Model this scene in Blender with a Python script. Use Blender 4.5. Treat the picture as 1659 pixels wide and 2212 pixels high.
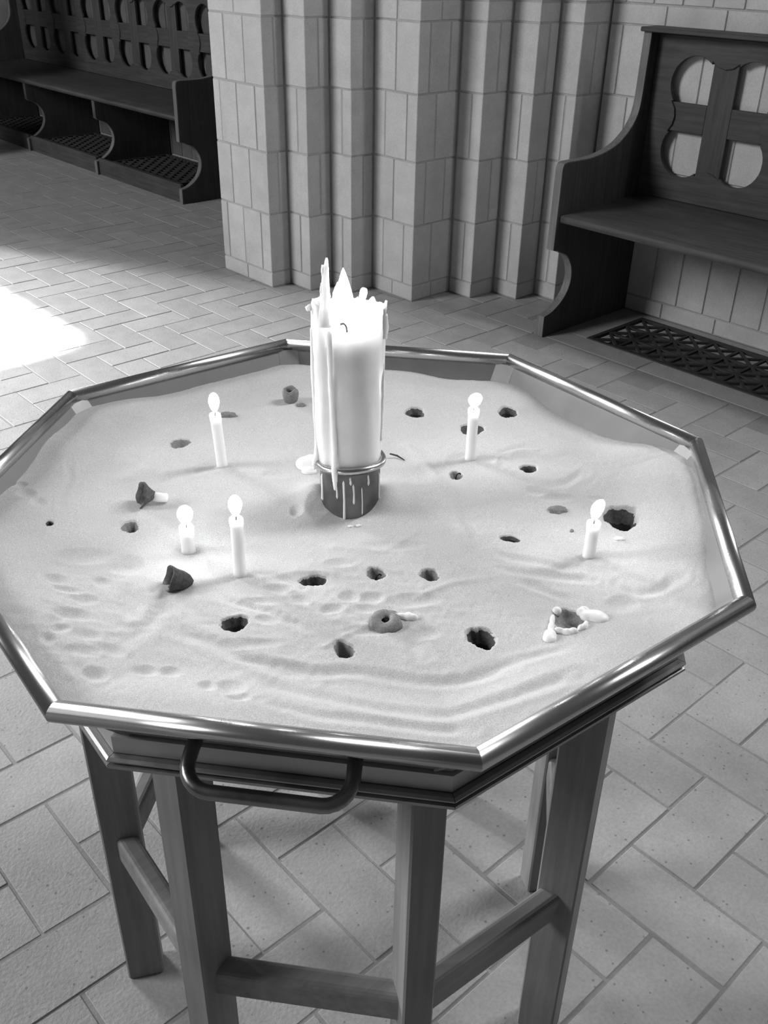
import bpy, bmesh, math, random
import numpy as np
from mathutils import Matrix, Vector, noise

for o in list(bpy.data.objects): bpy.data.objects.remove(o)
SC = bpy.context.scene
COL = SC.collection
random.seed(7)

# ------------------------------------------------------------------ camera
IW, IH, FPX = 1659, 2212, 2064.47
CAM = np.array([0.77892, -0.65685, 1.41106])
RH = np.array([[0.668451, 0.743587, 0.015866], [0.391982, -0.334084, -0.857169], [-0.632079, 0.579194, -0.514792]])
cd = bpy.data.cameras.new('camera'); cam = bpy.data.objects.new('camera', cd); COL.objects.link(cam)
cd.sensor_fit = 'VERTICAL'; cd.sensor_height = 36.0; cd.lens = FPX / IH * 36.0
cd.clip_start = 0.05; cd.clip_end = 100
m = Matrix.Identity(4)
for i in range(3):
    m[i][0] = RH[0][i]; m[i][1] = -RH[1][i]; m[i][2] = -RH[2][i]; m[i][3] = CAM[i]
cam.matrix_world = m
SC.camera = cam

# ------------------------------------------------------------------ light
SC.view_settings.view_transform = 'Standard'; SC.view_settings.look = 'None'
SC.view_settings.gamma = 1.0; SC.view_settings.use_curve_mapping = False
SC.view_settings.exposure = 0.18
wd = bpy.data.worlds.new('world'); SC.world = wd; wd.use_nodes = True
wd.node_tree.nodes['Background'].inputs[0].default_value = (1, 1, 1, 1)
wd.node_tree.nodes['Background'].inputs[1].default_value = 0.07

def aim(o, target):
    d = Vector(target) - o.location
    o.rotation_euler = d.to_track_quat('-Z', 'Y').to_euler()

def area(name, loc, target, sx, sy, power, spread=180):
    l = bpy.data.lights.new(name, 'AREA'); l.shape = 'RECTANGLE'; l.size = sx; l.size_y = sy
    l.energy = power; l.spread = math.radians(spread)
    o = bpy.data.objects.new(name, l); COL.objects.link(o); o.location = loc; aim(o, target); return o

# tall window high in the wall above the right-hand bench: the main light on the table
area('high_window_light', (0.75, 2.9, 4.1), (0.45, -2.0, 3.9), 1.1, 3.0, 190)
# broad daylight from the doorway on the left
area('doorway_window_light', (-10.2, -1.2, 2.9), (0.0, -2.8, 0.4), 2.2, 3.0, 250, 90)
# weaker nave window behind the viewer
area('nave_window_light', (-5.0, -6.4, 4.8), (-1.6, 1.6, 0.6), 2.6, 2.8, 500)
# sunlight entering by the doorway beyond the added wall stub, cut off by its edge
sp = bpy.data.lights.new('doorway_sun', 'SPOT'); sp.energy = 6500; sp.spot_size = math.radians(25); sp.spot_blend = 1.0
sp.shadow_soft_size = 0.12
so = bpy.data.objects.new('doorway_sun', sp); COL.objects.link(so); so.location = (-9.65, -1.46, 3.4); aim(so, (-3.7, 0.2, 0))
# the sun patch on the floor
area('sun_patch_light', (-8.5, 0.60, 6.6), (-3.50, 0.62, 0), 0.40, 1.1, 130, 2.0)

# ------------------------------------------------------------------ pixel helpers (photo pixel -> direction)
def ray(px): return RH.T @ np.array([(px[0] - IW/2)/FPX, (px[1] - IH/2)/FPX, 1.0])
def atz(px, z):
    d = ray(px); return CAM + d * ((z - CAM[2]) / d[2])
def proj(X):
    c = (np.asarray(X, float) - CAM) @ RH.T
    return IW/2 + FPX*c[..., 0]/c[..., 2], IH/2 + FPX*c[..., 1]/c[..., 2]

# ------------------------------------------------------------------ materials
def new_mat(name):
    m = bpy.data.materials.new(name); m.use_nodes = True
    nt = m.node_tree; b = nt.nodes['Principled BSDF']; return m, nt, b
def N(nt, t, **kw):
    n = nt.nodes.new(t)
    for k, v in kw.items(): setattr(n, k, v)
    return n
def ramp(nt, fac, stops):
    r = N(nt, 'ShaderNodeValToRGB'); e = r.color_ramp.elements
    while len(e) > 1: e.remove(e[-1])
    for i, (p, v) in enumerate(stops):
        x = e[0] if i == 0 else e.new(p)
        x.position = p; x.color = (v, v, v, 1)
    nt.links.new(fac, r.inputs[0]); return r.outputs[0]
def mapping(nt, scale, coord='Object'):
    tc = N(nt, 'ShaderNodeTexCoord'); mp = N(nt, 'ShaderNodeMapping'); mp.inputs['Scale'].default_value = scale
    nt.links.new(tc.outputs[coord], mp.inputs[0]); return mp.outputs[0]
def tex(nt, vec, scale, detail=4, rough=0.55):
    n = N(nt, 'ShaderNodeTexNoise'); n.inputs['Scale'].default_value = scale; n.inputs['Detail'].default_value = detail
    n.inputs['Roughness'].default_value = rough; nt.links.new(vec, n.inputs['Vector']); return n.outputs[0]
def mul(nt, a, b):
    x = N(nt, 'ShaderNodeMix', data_type='RGBA', blend_type='MULTIPLY'); x.inputs[0].default_value = 1
    nt.links.new(a, x.inputs[6]); nt.links.new(b, x.inputs[7]); return x.outputs[2]
def bump(nt, b, h, strength, dist):
    n = N(nt, 'ShaderNodeBump'); n.inputs['Strength'].default_value = strength; n.inputs['Distance'].default_value = dist
    nt.links.new(h, n.inputs['Height']); nt.links.new(n.outputs[0], b.inputs['Normal'])

def brick_mat(name, lo, hi, pits=0.0, rnd=0.10, rough=0.85, spec=0.3, scale=1.0, pit_amt=0.10):
    m, nt, b = new_mat(name)
    oi = N(nt, 'ShaderNodeObjectInfo')
    tc = N(nt, 'ShaderNodeTexCoord'); ad = N(nt, 'ShaderNodeVectorMath', operation='ADD')
    cb = N(nt, 'ShaderNodeVectorMath', operation='SCALE'); cb.inputs['Scale'].default_value = 37.0
    cx = N(nt, 'ShaderNodeCombineXYZ')
    nt.links.new(oi.outputs['Random'], cx.inputs[0]); nt.links.new(oi.outputs['Random'], cx.inputs[1])
    nt.links.new(cx.outputs[0], cb.inputs[0])
    nt.links.new(tc.outputs['Object'], ad.inputs[0]); nt.links.new(cb.outputs[0], ad.inputs[1])
    v = ad.outputs[0]
    n1 = tex(nt, v, 9*scale, 5, 0.6); n2 = tex(nt, v, 160*scale, 3, 0.6)
    col = ramp(nt, n1, [(0.25, lo), (0.75, hi)])
    col = mul(nt, col, ramp(nt, n2, [(0.3, 0.86), (0.65, 1.0)]))
    col = mul(nt, col, ramp(nt, oi.outputs['Random'], [(0.0, 1 - rnd), (1.0, 1.0)]))
    if pits > 0:
        vo = N(nt, 'ShaderNodeTexVoronoi'); vo.inputs['Scale'].default_value = 52*scale; nt.links.new(v, vo.inputs['Vector'])
        n3 = tex(nt, v, 25*scale, 2)
        sb = N(nt, 'ShaderNodeMath', operation='SUBTRACT'); nt.links.new(vo.outputs['Distance'], sb.inputs[0])
        mm = N(nt, 'ShaderNodeMath', operation='MULTIPLY'); nt.links.new(n3, mm.inputs[0]); mm.inputs[1].default_value = pit_amt
        nt.links.new(mm.outputs[0], sb.inputs[1])
        col = mul(nt, col, ramp(nt, sb.outputs[0], [(0.0, 1 - pits), (0.05, 1.0)]))
    nt.links.new(col, b.inputs['Base Color'])
    b.inputs['Roughness'].default_value = rough; b.inputs['Specular IOR Level'].default_value = spec
    bump(nt, b, n2, 0.25, 0.004)
    return m

M = {}
M['pillar_brick'] = brick_mat('pale_brick', 0.48, 0.60, 0.35, 0.12)
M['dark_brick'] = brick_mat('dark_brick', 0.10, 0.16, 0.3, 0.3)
M['mortar'] = brick_mat('mortar', 0.34, 0.44, 0, 0)
M['floor_brick'] = brick_mat('floor_brick', 0.32, 0.42, 0.42, 0.14, rough=0.6, spec=0.4, pit_amt=0.17)
M['floor_mortar'] = brick_mat('floor_mortar', 0.22, 0.30, 0, 0)
M['pit'] = brick_mat('pit_dust', 0.10, 0.16, 0, 0)

def wood_mat(name, lo, hi, axis, rough=0.45, spec=0.4):
    m, nt, b = new_mat(name)
    sc = [70, 70, 70]; sc[axis] = 4
    v = mapping(nt, sc)
    n1 = tex(nt, v, 1.0, 6, 0.65); v2 = mapping(nt, (6, 6, 6)); n2 = tex(nt, v2, 1.0, 3)
    col = ramp(nt, n1, [(0.3, lo), (0.7, hi)])
    col = mul(nt, col, ramp(nt, n2, [(0.3, 0.8), (0.7, 1.0)]))
    nt.links.new(col, b.inputs['Base Color']); b.inputs['Roughness'].default_value = rough
    b.inputs['Specular IOR Level'].default_value = spec
    bump(nt, b, n1, 0.12, 0.002)
    return m
for ax in range(3):
    M['bench%d' % ax] = wood_mat('dark_bench_wood_%s' % 'xyz'[ax], 0.045, 0.085, ax, 0.6, 0.25)
    M['oak%d' % ax] = wood_mat('oak_%s' % 'xyz'[ax], 0.18, 0.28, ax, 0.55)

M['pale_wood'] = wood_mat('pale_bench_edge', 0.11, 0.20, 2, 0.55, 0.3)
def metal_mat(name, base, rough, metallic=1.0, var=1.0):
    m, nt, b = new_mat(name)
    v = mapping(nt, (1, 1, 1)); n1 = tex(nt, v, 30, 5, 0.6); n2 = tex(nt, v, 400, 2)
    nt.links.new(ramp(nt, n1, [(0.3, base*(1-0.25*var)), (0.7, base)]), b.inputs['Base Color'])
    nt.links.new(ramp(nt, n1, [(0.3, rough*(1-0.2*var)), (0.75, rough*(1+0.35*var))]), b.inputs['Roughness'])
    b.inputs['Metallic'].default_value = metallic
    bump(nt, b, n2, 0.03*var, 0.001)
    return m
M['steel'] = metal_mat('brushed_metal', 0.55, 0.27, 1.0, 0.1)
M['sheet'] = metal_mat('tray_sheet', 0.20, 0.55, 0.25, 0.6)
M['dark_metal'] = metal_mat('dark_handle_metal', 0.26, 0.3)
M['band'] = metal_mat('band_metal', 0.46, 0.45, 0.5, 0.8)
M['strip'] = metal_mat('corner_metal', 0.34, 0.5, 0.2, 0.5)
M['iron'] = metal_mat('cast_iron', 0.05, 0.6, 0.4)
M['moulding'] = metal_mat('moulding_metal', 0.34, 0.38, 0.8)
M['cup'] = metal_mat('holder_metal', 0.24, 0.4, 0.9, 2.2)

def simple(name, col, rough, spec=0.4, var=0.15, scale=60, bmp=0.2, bd=0.001):
    m, nt, b = new_mat(name)
    v = mapping(nt, (1, 1, 1)); n1 = tex(nt, v, scale, 4, 0.6)
    nt.links.new(ramp(nt, n1, [(0.3, col*(1-var)), (0.7, min(1, col*(1+var)))]), b.inputs['Base Color'])
    b.inputs['Roughness'].default_value = rough; b.inputs['Specular IOR Level'].default_value = spec
    bump(nt, b, n1, bmp, bd)
    return m
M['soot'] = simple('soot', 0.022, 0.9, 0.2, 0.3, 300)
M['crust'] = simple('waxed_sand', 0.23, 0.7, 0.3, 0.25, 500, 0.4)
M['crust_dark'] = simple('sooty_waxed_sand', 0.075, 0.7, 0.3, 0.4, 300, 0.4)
M['wick'] = simple('wick', 0.02, 0.9, 0.1)
M['pebble'] = simple('pebble', 0.22, 0.8)
# sand
m_, nt, b = new_mat('fine_sand'); M['sand'] = m_
v = mapping(nt, (1, 1, 1)); n1 = tex(nt, v, 900, 2, 0.7); n2 = tex(nt, v, 14, 4)
c = mul(nt, ramp(nt, n1, [(0.32, 0.47), (0.68, 0.73)]), ramp(nt, n2, [(0.3, 0.93), (0.7, 1.0)]))
nt.links.new(c, b.inputs['Base Color']); b.inputs['Roughness'].default_value = 0.95; b.inputs['Specular IOR Level'].default_value = 0.15
bump(nt, b, n1, 0.6, 0.0014)
# wax
def wax_mat(name, rad, w):
    m, nt, b = new_mat(name)
    v = mapping(nt, (1, 1, 1)); n1 = tex(nt, v, 40, 3)
    nt.links.new(ramp(nt, n1, [(0.3, 0.86), (0.7, 0.92)]), b.inputs['Base Color'])
    b.inputs['Subsurface Weight'].default_value = w; b.inputs['Subsurface Radius'].default_value = (1, 1, 1)
    b.inputs['Subsurface Scale'].default_value = rad
    b.inputs['Roughness'].default_value = 0.38; b.inputs['Specular IOR Level'].default_value = 0.4
    return m
M['wax'] = wax_mat('candle_wax', 0.012, 1.0)
M['spill'] = wax_mat('spilt_wax', 0.003, 0.5)
def flame_mat(name, s):
    m = bpy.data.materials.new(name); m.use_nodes = True; nt = m.node_tree
    nt.nodes.clear(); e = N(nt, 'ShaderNodeEmission'); o = N(nt, 'ShaderNodeOutputMaterial')
    e.inputs[1].default_value = s; nt.links.new(e.outputs[0], o.inputs[0]); return m
M['flame'] = flame_mat('flame', 45)

# ------------------------------------------------------------------ mesh helpers
def link(name, me, mat, parent=None, loc=None):
    o = bpy.data.objects.new(name, me); COL.objects.link(o)
    if mat is not None and not me.materials: me.materials.append(mat)
    if parent is not None: o.parent = parent
    if loc is not None: o.location = loc
    return o
def from_py(name, verts, faces, mat, parent=None, loc=None, smooth=False):
    me = bpy.data.meshes.new(name); me.from_pydata([tuple(map(float, v)) for v in verts], [], faces)
    bm = bmesh.new(); bm.from_mesh(me); bmesh.ops.recalc_face_normals(bm, faces=bm.faces); bm.to_mesh(me); bm.free()
    if smooth: me.polygons.foreach_set('use_smooth', [True]*len(me.polygons))
    me.update()
    return link(name, me, mat, parent, loc)
def from_bm(name, bm, mat, parent=None, loc=None, smooth=False):
    bmesh.ops.recalc_face_normals(bm, faces=bm.faces)
    me = bpy.data.meshes.new(name); bm.to_mesh(me); bm.free()
    if smooth: me.polygons.foreach_set('use_smooth', [True]*len(me.polygons))
    return link(name, me, mat, parent, loc)
def thing(name, label, cat, loc=(0, 0, 0), group=None, rotz=0):
    o = bpy.data.objects.new(name, None); COL.objects.link(o); o.location = loc; o.rotation_euler = (0, 0, rotz)
    o.empty_display_size = 0.05
    return tag(o, label, cat, group)
def tag(o, label, cat, group=None, kind=None):
    o['label'] = label; o['category'] = cat
    if group: o['group'] = group
    if kind: o['kind'] = kind
    return o
BOX = {}
def box_mesh(dx, dy, dz, bev, mat):
    k = (round(dx, 4), round(dy, 4), round(dz, 4), bev, mat.name)
    if k not in BOX:
        bm = bmesh.new(); bmesh.ops.create_cube(bm, size=1.0)
        for v in bm.verts: v.co.x *= dx; v.co.y *= dy; v.co.z *= dz
        if bev > 0: bmesh.ops.bevel(bm, geom=bm.edges[:], offset=bev, segments=1, affect='EDGES')
        me = bpy.data.meshes.new('block'); bm.to_mesh(me); bm.free(); me.materials.append(mat); BOX[k] = me
    return BOX[k]
def box(name, x0, x1, y0, y1, z0, z1, mat, parent=None, bev=0.002):
    me = box_mesh(x1-x0, y1-y0, z1-z0, bev, mat)
    return link(name, me, None, parent, ((x0+x1)/2, (y0+y1)/2, (z0+z1)/2))
def curve_prism(name, outlines, depth, basis, mat, parent=None, loc=None, bev=0.002):
    """filled outline(s) with holes, extruded; basis = (u, v, w) unit vectors of outline x, outline y, thickness"""
    cu = bpy.data.curves.new('outline', 'CURVE'); cu.dimensions = '2D'; cu.fill_mode = 'BOTH'
    cu.extrude = depth/2 - bev; cu.bevel_depth = bev; cu.bevel_resolution = 0; cu.offset = -bev
    for pts in outlines:
        s = cu.splines.new('POLY'); s.points.add(len(pts)-1); s.use_cyclic_u = True
        for p, q in zip(s.points, pts): p.co = (q[0], q[1], 0, 1)
    ob = bpy.data.objects.new('outline', cu); COL.objects.link(ob)
    dg = bpy.context.evaluated_depsgraph_get(); me = bpy.data.meshes.new_from_object(ob.evaluated_get(dg))
    bpy.data.objects.remove(ob); bpy.data.curves.remove(cu)
    me.materials.clear()
    u, v_, w = [Vector(a) for a in basis]
    mm = Matrix.Identity(4)
    for i in range(3): mm[i][0] = u[i]; mm[i][1] = v_[i]; mm[i][2] = w[i]
    me.transform(mm); me.name = name
    return link(name, me, mat, parent, loc)
def lathe(profile, n=32, fn=None, closed_top=True):
    vs, fs = [], []
    for i, (r, z) in enumerate(profile):
        for j in range(n):
            a = 2*math.pi*j/n
            p = (r*math.cos(a), r*math.sin(a), z)
            vs.append(fn(p, a, i) if fn else p)
    for i in range(len(profile)-1):
        for j in range(n):
            k = (j+1) % n
            fs.append((i*n+j, i*n+k, (i+1)*n+k, (i+1)*n+j))
    if profile[0][0] > 0: fs.append(tuple(range(n-1, -1, -1)))
    if closed_top and profile[-1][0] > 0: fs.append(tuple((len(profile)-1)*n + j for j in range(n)))
    return vs, fs
def tube(path, radii, n=12):
    """tube through points with per-point radius"""
    vs, fs = [], []; P = [Vector(p) for p in path]
    up = Vector((0.13, 0.21, 0.97))
    for i, p in enumerate(P):
        t = (P[min(i+1, len(P)-1)] - P[max(i-1, 0)]).normalized()
        a = t.cross(up)
        if a.length < 1e-3: a = t.cross(Vector((1, 0, 0)))
        a.normalize(); b_ = t.cross(a)
        r = radii[i] if hasattr(radii, '__len__') else radii
        for j in range(n):
            an = 2*math.pi*j/n; q = p + (a*math.cos(an) + b_*math.sin(an))*r; vs.append(tuple(q))
    for i in range(len(P)-1):
        for j in range(n):
            k = (j+1) % n; fs.append((i*n+j, i*n+k, (i+1)*n+k, (i+1)*n+j))
    fs.append(tuple(range(n-1, -1, -1))); fs.append(tuple((len(P)-1)*n+j for j in range(n)))
    return vs, fs
def catmull(pts, per=6):
    out = []; P = [np.array(p, float) for p in pts]
    for i in range(len(P)-1):
        p0, p1, p2, p3 = P[max(i-1, 0)], P[i], P[i+1], P[min(i+2, len(P)-1)]
        for k in range(per):
            t = k/per
            out.append(0.5*((2*p1) + (-p0+p2)*t + (2*p0-5*p1+4*p2-p3)*t*t + (-p0+3*p1-3*p2+p3)*t**3))
    out.append(P[-1]); return [tuple(o) for o in out]

# ------------------------------------------------------------------ floor (herringbone of 25 x 12.5 cm bricks)
PX, PY = 0.132, 0.126
FX0, FY0 = 0.215, 0.360
fl_v, fl_f = [], []
def quad(x0, x1, y0, y1, z):
    n = len(fl_v); fl_v.extend([(x0, y0, z), (x1, y0, z), (x1, y1, z), (x0, y1, z)]); fl_f.append((n, n+1, n+2, n+3))
GX0, GX1, GY0, GY1 = -1.452, 0.30, 2.512, 2.902       # opening of the floor grate
quad(-12, GX0, -6, 6, -0.0016); quad(GX1, 4, -6, 6, -0.0016); quad(GX0, GX1, -6, GY0, -0.0016); quad(GX0, GX1, GY1, 6, -0.0016)
quad(GX0, GX1, GY0, GY1, -0.06)
floor = from_py('floor', fl_v, fl_f, M['floor_mortar']); floor['kind'] = 'structure'
floor['label'] = 'pale brick floor laid in herringbone'
bricks = []
JT = 0.006
for i in range(-66, 22):
    for j in range(-22, 22):
        dlt = (i - j) % 4
        if dlt == 0: x0, y0, w, h = FX0 + i*PX, FY0 + j*PY, 2*PX, PY
        elif dlt == 3: x0, y0, w, h = FX0 + i*PX, FY0 + j*PY, PX, 2*PY
        else: continue
        cx, cy = x0 + w/2, y0 + h/2
        ymax = 2.39 if cx > -1.75 else 3.0
        if y0 + h > ymax and cx > -1.75: continue
        if cy > 2.98: continue
        # inside the pillar
        if cx > -3.1 and cx < -1.75 and cy > 1.98 + max(0, (cx + 2.75))*1.0 + 0.05: continue
        c = (np.array([cx, cy, 0]) - CAM) @ RH.T
        if c[2] < 0.3: continue
        u, v = proj(np.array([cx, cy, 0]))
        if u < -500 or u > IW + 1300 or v < 60 or v > IH + 700: continue
        cs = [proj(np.array(p)) for p in ((x0, y0, 0), (x0+w, y0, 0), (x0+w, y0+h, 0), (x0, y0+h, 0))]
        ar = abs(sum(cs[k][0]*cs[(k+1) % 4][1] - cs[(k+1) % 4][0]*cs[k][1] for k in range(4)))/2
        inside = -40 < u < IW + 40 and 250 < v < IH + 60
        bricks.append((ar if inside else 0, cx, cy, w, h))
bricks.sort(reverse=True)
fme = {}
for k, (w, h) in (('x', (2*PX, PY)), ('y', (PX, 2*PY))):
    fme[k] = box_mesh(w-JT, h-JT, 0.022, 0.0012, M['floor_brick'])
rng = random.Random(3)
rest = bmesh.new()
for n, (ar, cx, cy, w, h) in enumerate(bricks):
    me = fme['x' if w > h else 'y']
    dz = -0.011 + rng.uniform(-0.0008, 0.0004); rx = rng.uniform(-0.003, 0.003); ry = rng.uniform(-0.003, 0.003); rz = rng.uniform(-0.006, 0.006)
    ox, oy = rng.uniform(-0.0015, 0.0015), rng.uniform(-0.0015, 0.0015)
    if n < 300:
        o = link('brick', me, None, floor, (cx+ox, cy+oy, dz)); o.rotation_euler = (rx, ry, rz)
    else:
        st = len(rest.verts); rest.from_mesh(me); rest.verts.ensure_lookup_table()
        mt = Matrix.Translation((cx+ox, cy+oy, dz)) @ Matrix.Rotation(rz, 4, 'Z') @ Matrix.Rotation(ry, 4, 'Y')
        for v in rest.verts[st:]: v.co = mt @ v.co
o = from_bm('far_bricks', rest, M['floor_brick'], floor); o['kind'] = 'stuff'
# border slabs along the right-hand wall
for k in range(5):
    x0 = -1.74 + k*0.62
    box('border_slab', x0+0.003, x0+0.617, 2.392, 2.508, -0.022, -0.0005, M['floor_brick'], floor, 0.0015)
box('border_slab', -1.74, GX0-0.002, 2.512, 2.945, -0.022, -0.0005, M['floor_brick'], floor, 0.0015)
box('border_slab', GX0, GX1, 2.905, 2.948, -0.022, -0.0005, M['floor_brick'], floor, 0.0015)

# ------------------------------------------------------------------ stepped brick pillar
COURSES = [(0.0, 0.070), (0.070, 0.335), (0.335, 0.600), (0.600, 0.865), (0.865, 1.130), (1.130, 1.205), (1.205, 1.470)]
PLAN = [(-3.20, 1.895), (-2.803, 1.895), (-2.803, 2.003), (-2.655, 2.003), (-2.655, 2.132), (-2.515, 2.132), (-2.515, 2.260),
        (-2.246, 2.260), (-2.246, 2.500), (-2.108, 2.500), (-2.108, 2.652), (-1.966, 2.652), (-1.966, 2.778), (-1.846, 2.778), (-1.846, 2.945)]
pil = thing('brick_pillar', 'pale stepped brick pillar standing between the two dark wooden benches', 'pillar', (-2.6, 2.5, 0))
PO = np.array([-2.6, 2.5, 0])
REC = 0.005
core = [(-3.2+REC, 3.2)] + [(-3.2+REC, 1.895+REC)]
for k, (x, y) in enumerate(PLAN[1:]):
    core.append((x-REC, y+REC))
core += [(-1.846-REC, 3.2)]
cv = [(x-PO[0], y-PO[1], z) for z in (0, 1.475) for x, y in core]; n = len(core)
cf = [tuple(range(n)), tuple(range(2*n-1, n-1, -1))] + [(i, (i+1) % n, n+(i+1) % n, n+i) for i in range(n)]
from_py('mortar_core', cv, cf, M['mortar'], pil)
# plain shaft above the picture
cv = [(x-PO[0], y-PO[1], z) for z in (1.475, 3.4) for x, y in core]
from_py('upper_shaft', cv, cf, M['pillar_brick'], pil)
FR = {0: {0: [0.14, 0.47, 0.82], 1: [0.29, 0.65]}, 3: {0: [0.26, 0.76], 1: [0.49]}}   # joints on the wide front faces
SR = {3: {0: [0.46], 1: [0.26, 0.74]}}                                               # joints on the wide side face
D = 0.055; J = 0.0035
def pbrick(x0, x1, y0, y1, z0, z1):
    jx = rng.uniform(-0.0012, 0.0012); jy = rng.uniform(-0.0012, 0.0012)
    me = box_mesh(round(x1-x0-2*J, 3), round(y1-y0-J, 3), round(z1-z0-2*J, 3), 0.0022, M['pillar_brick'])
    link('brick', me, None, pil, ((x0+x1)/2 - PO[0] + jx, (y0+y1)/2 - PO[1] + jy, (z0+z1)/2))
nst = (len(PLAN)-1)//2
for ci, (z0, z1) in enumerate(COURSES):
    par = (ci + 1) % 2
    small = ci in (0, 5)
    for s in range(nst):
        (xa, ya), (xb, yb), (xc, yc) = PLAN[2*s], PLAN[2*s+1], PLAN[2*s+2]
        if s in FR: fj = FR[s][par]
        else: fj = [0.55] if par == 0 else []
        if s in SR: sj = SR[s][par]
        else: sj = [0.55] if par == 1 else []
        if small: fj = [0.5] if s in FR else []; sj = [0.5] if s in SR else []
        fe = [0] + fj + [1]; se = [0] + sj + [1]
        L = xb - xa; W = yc - yb
        for q in range(len(fe)-2):
            pbrick(xa + fe[q]*L, xa + fe[q+1]*L, ya, ya+D, z0, z1)
        # corner brick shows on both faces
        pbrick(xa + fe[-2]*L, xb, ya, ya + se[1]*W, z0, z1)
        for q in range(1, len(se)-1):
            me = box_mesh(round(D-J, 3), round((se[q+1]-se[q])*W - 2*J, 3), round(z1-z0-2*J, 3), 0.0022, M['pillar_brick'])
            link('brick', me, None, pil, (xb - D/2 - PO[0], yb + (se[q]+se[q+1])/2*W - PO[1], (z0+z1)/2))

# ------------------------------------------------------------------ back wall
def wall(name, x0, x1, y, joints_off, top=1.47, tall=3.4, mat='pillar_brick'):
    vs = [(x0, y+REC, 0), (x1, y+REC, 0), (x1, y+REC, tall), (x0, y+REC, tall), (x0, y+0.4, 0), (x1, y+0.4, 0), (x1, y+0.4, tall), (x0, y+0.4, tall)]
    fs = [(0, 1, 2, 3), (5, 4, 7, 6), (0, 3, 7, 4), (1, 5, 6, 2), (3, 2, 6, 7), (0, 4, 5, 1)]
    w = from_py(name, vs, fs, M['mortar']); w['kind'] = 'structure'
    w['label'] = 'brick wall behind the %s bench' % ('right-hand' if 'right' in name else 'left-hand')
    for ci, (z0, z1) in enumerate(COURSES):
        if z1 > top: continue
        small = z1 - z0 < 0.1
        bw = 0.26 if small else 0.13
        x = x0 + (0.0 if ci % 2 else -0.065) + joints_off
        while x < x1 - 0.01:
            a, b_ = max(x, x0), min(x+bw, x1)
            if b_ - a > 0.02:
                me = box_mesh(round(b_-a-2*J, 3), 0.05, round(z1-z0-2*J, 3), 0.0022, M[mat])
                link('brick', me, None, w, ((a+b_)/2, y + 0.025 + rng.uniform(-0.001, 0.001), (z0+z1)/2))
            x += bw
    return w
wall('wall_right', -1.846, 1.75, 2.95, 0.0)
wall('wall_back', -7.72, -4.30, 3.01, 0.0, 1.21, mat='dark_brick')  # much darker bricks than the right-hand wall
# neighbouring pier at the far end of the left bench
far = thing('brick_pillar', 'pale brick pillar at the far left end of the dark bench', 'pillar', (-8.6, 2.9, 0))
box('shaft_core', -0.9, 0.86, -0.25, 0.4, 0, 1.475, M['mortar'], far, 0.001)
for ci, (z0, z1) in enumerate(COURSES):
    for q in range(6):
        me = box_mesh(0.29-2*J, 0.05, round(z1-z0-2*J, 3), 0.0022, M['pillar_brick'])
        link('brick', me, None, far, (-0.725 + q*0.29 + (0.0 if ci % 2 else 0.01), -0.235, (z0+z1)/2))
# wall stub added outside the picture to cut off the daylight on the floor
wl = box('light_block_wall', -6.75, -6.50, 0.085, 1.75, 0, 3.6, M['mortar'], None, 0.004); wl['kind'] = 'structure'
wl['label'] = 'unseen wall stub added to block daylight'

# ------------------------------------------------------------------ benches
PROF = [(0, 0), (-0.574, 0), (-0.574, 0.086)]
arc = catmull([(-0.574, 0.086), (-0.52, 0.100), (-0.456, 0.145), (-0.425, 0.205), (-0.431, 0.268), (-0.47, 0.322), (-0.525, 0.346)], 5)
PROF += arc[1:]
PROF += [(-0.532, 0.352), (-0.560, 0.357), (-0.556, 0.660)]
PROF += catmull([(-0.556, 0.660), (-0.552, 0.678), (-0.535, 0.688), (-0.46, 0.688), (-0.364, 0.690), (-0.253, 0.711), (-0.178, 0.748), (-0.125, 0.800), (-0.103, 0.860), (-0.098, 0.98), (-0.095, 1.118)], 5)[1:]
PROF += [(0, 1.118)]
SUPP = PROF[:3] + arc[1:] + [(-0.532, 0.352), (-0.540, 0.357), (-0.540, 0.464), (0, 0.464)]
YZX = ((0, 1, 0), (0, 0, 1), (1, 0, 0)); XZY = ((1, 0, 0), (0, 0, 1), (0, -1, 0))
QR, QC, QB = 0.100, 0.122, 0.053
def quatrefoil(cx, cz):
    pts = []
    for sx, sz in ((1, 1), (-1, 1), (-1, -1), (1, -1)):
        a0 = {(1, 1): -0.70, (-1, 1): 0.87, (-1, -1): 2.44, (1, -1): 4.01}[(sx, sz)]
        arcp = []
        for k in range(15):
            a = a0 + (2.97)*k/14
            arcp.append((sx*QC + QR*math.cos(a), sz*QC + QR*math.sin(a)))
        pts += arcp
        # cusp, inward bulge over the bar, cusp
        if (sx, sz) == (1, 1): br = [(0.056, 0.208), (0.03, 0.190), (0, 0.184), (-0.03, 0.190), (-0.056, 0.208)]
        elif (sx, sz) == (-1, 1): br = [(-0.208, 0.056), (-0.190, 0.03), (-0.184, 0), (-0.190, -0.03), (-0.208, -0.056)]
        elif (sx, sz) == (-1, -1): br = [(-0.056, -0.208), (-0.03, -0.190), (0, -0.184), (0.03, -0.190), (0.056, -0.208)]
        else: br = [(0.208, -0.056), (0.190, -0.03), (0.184, 0), (0.190, 0.03), (0.208, 0.056)]
        pts += br
    return [(cx + p[0], cz + p[1]) for p in pts]
BL = 3.175; BT = 0.037
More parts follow.
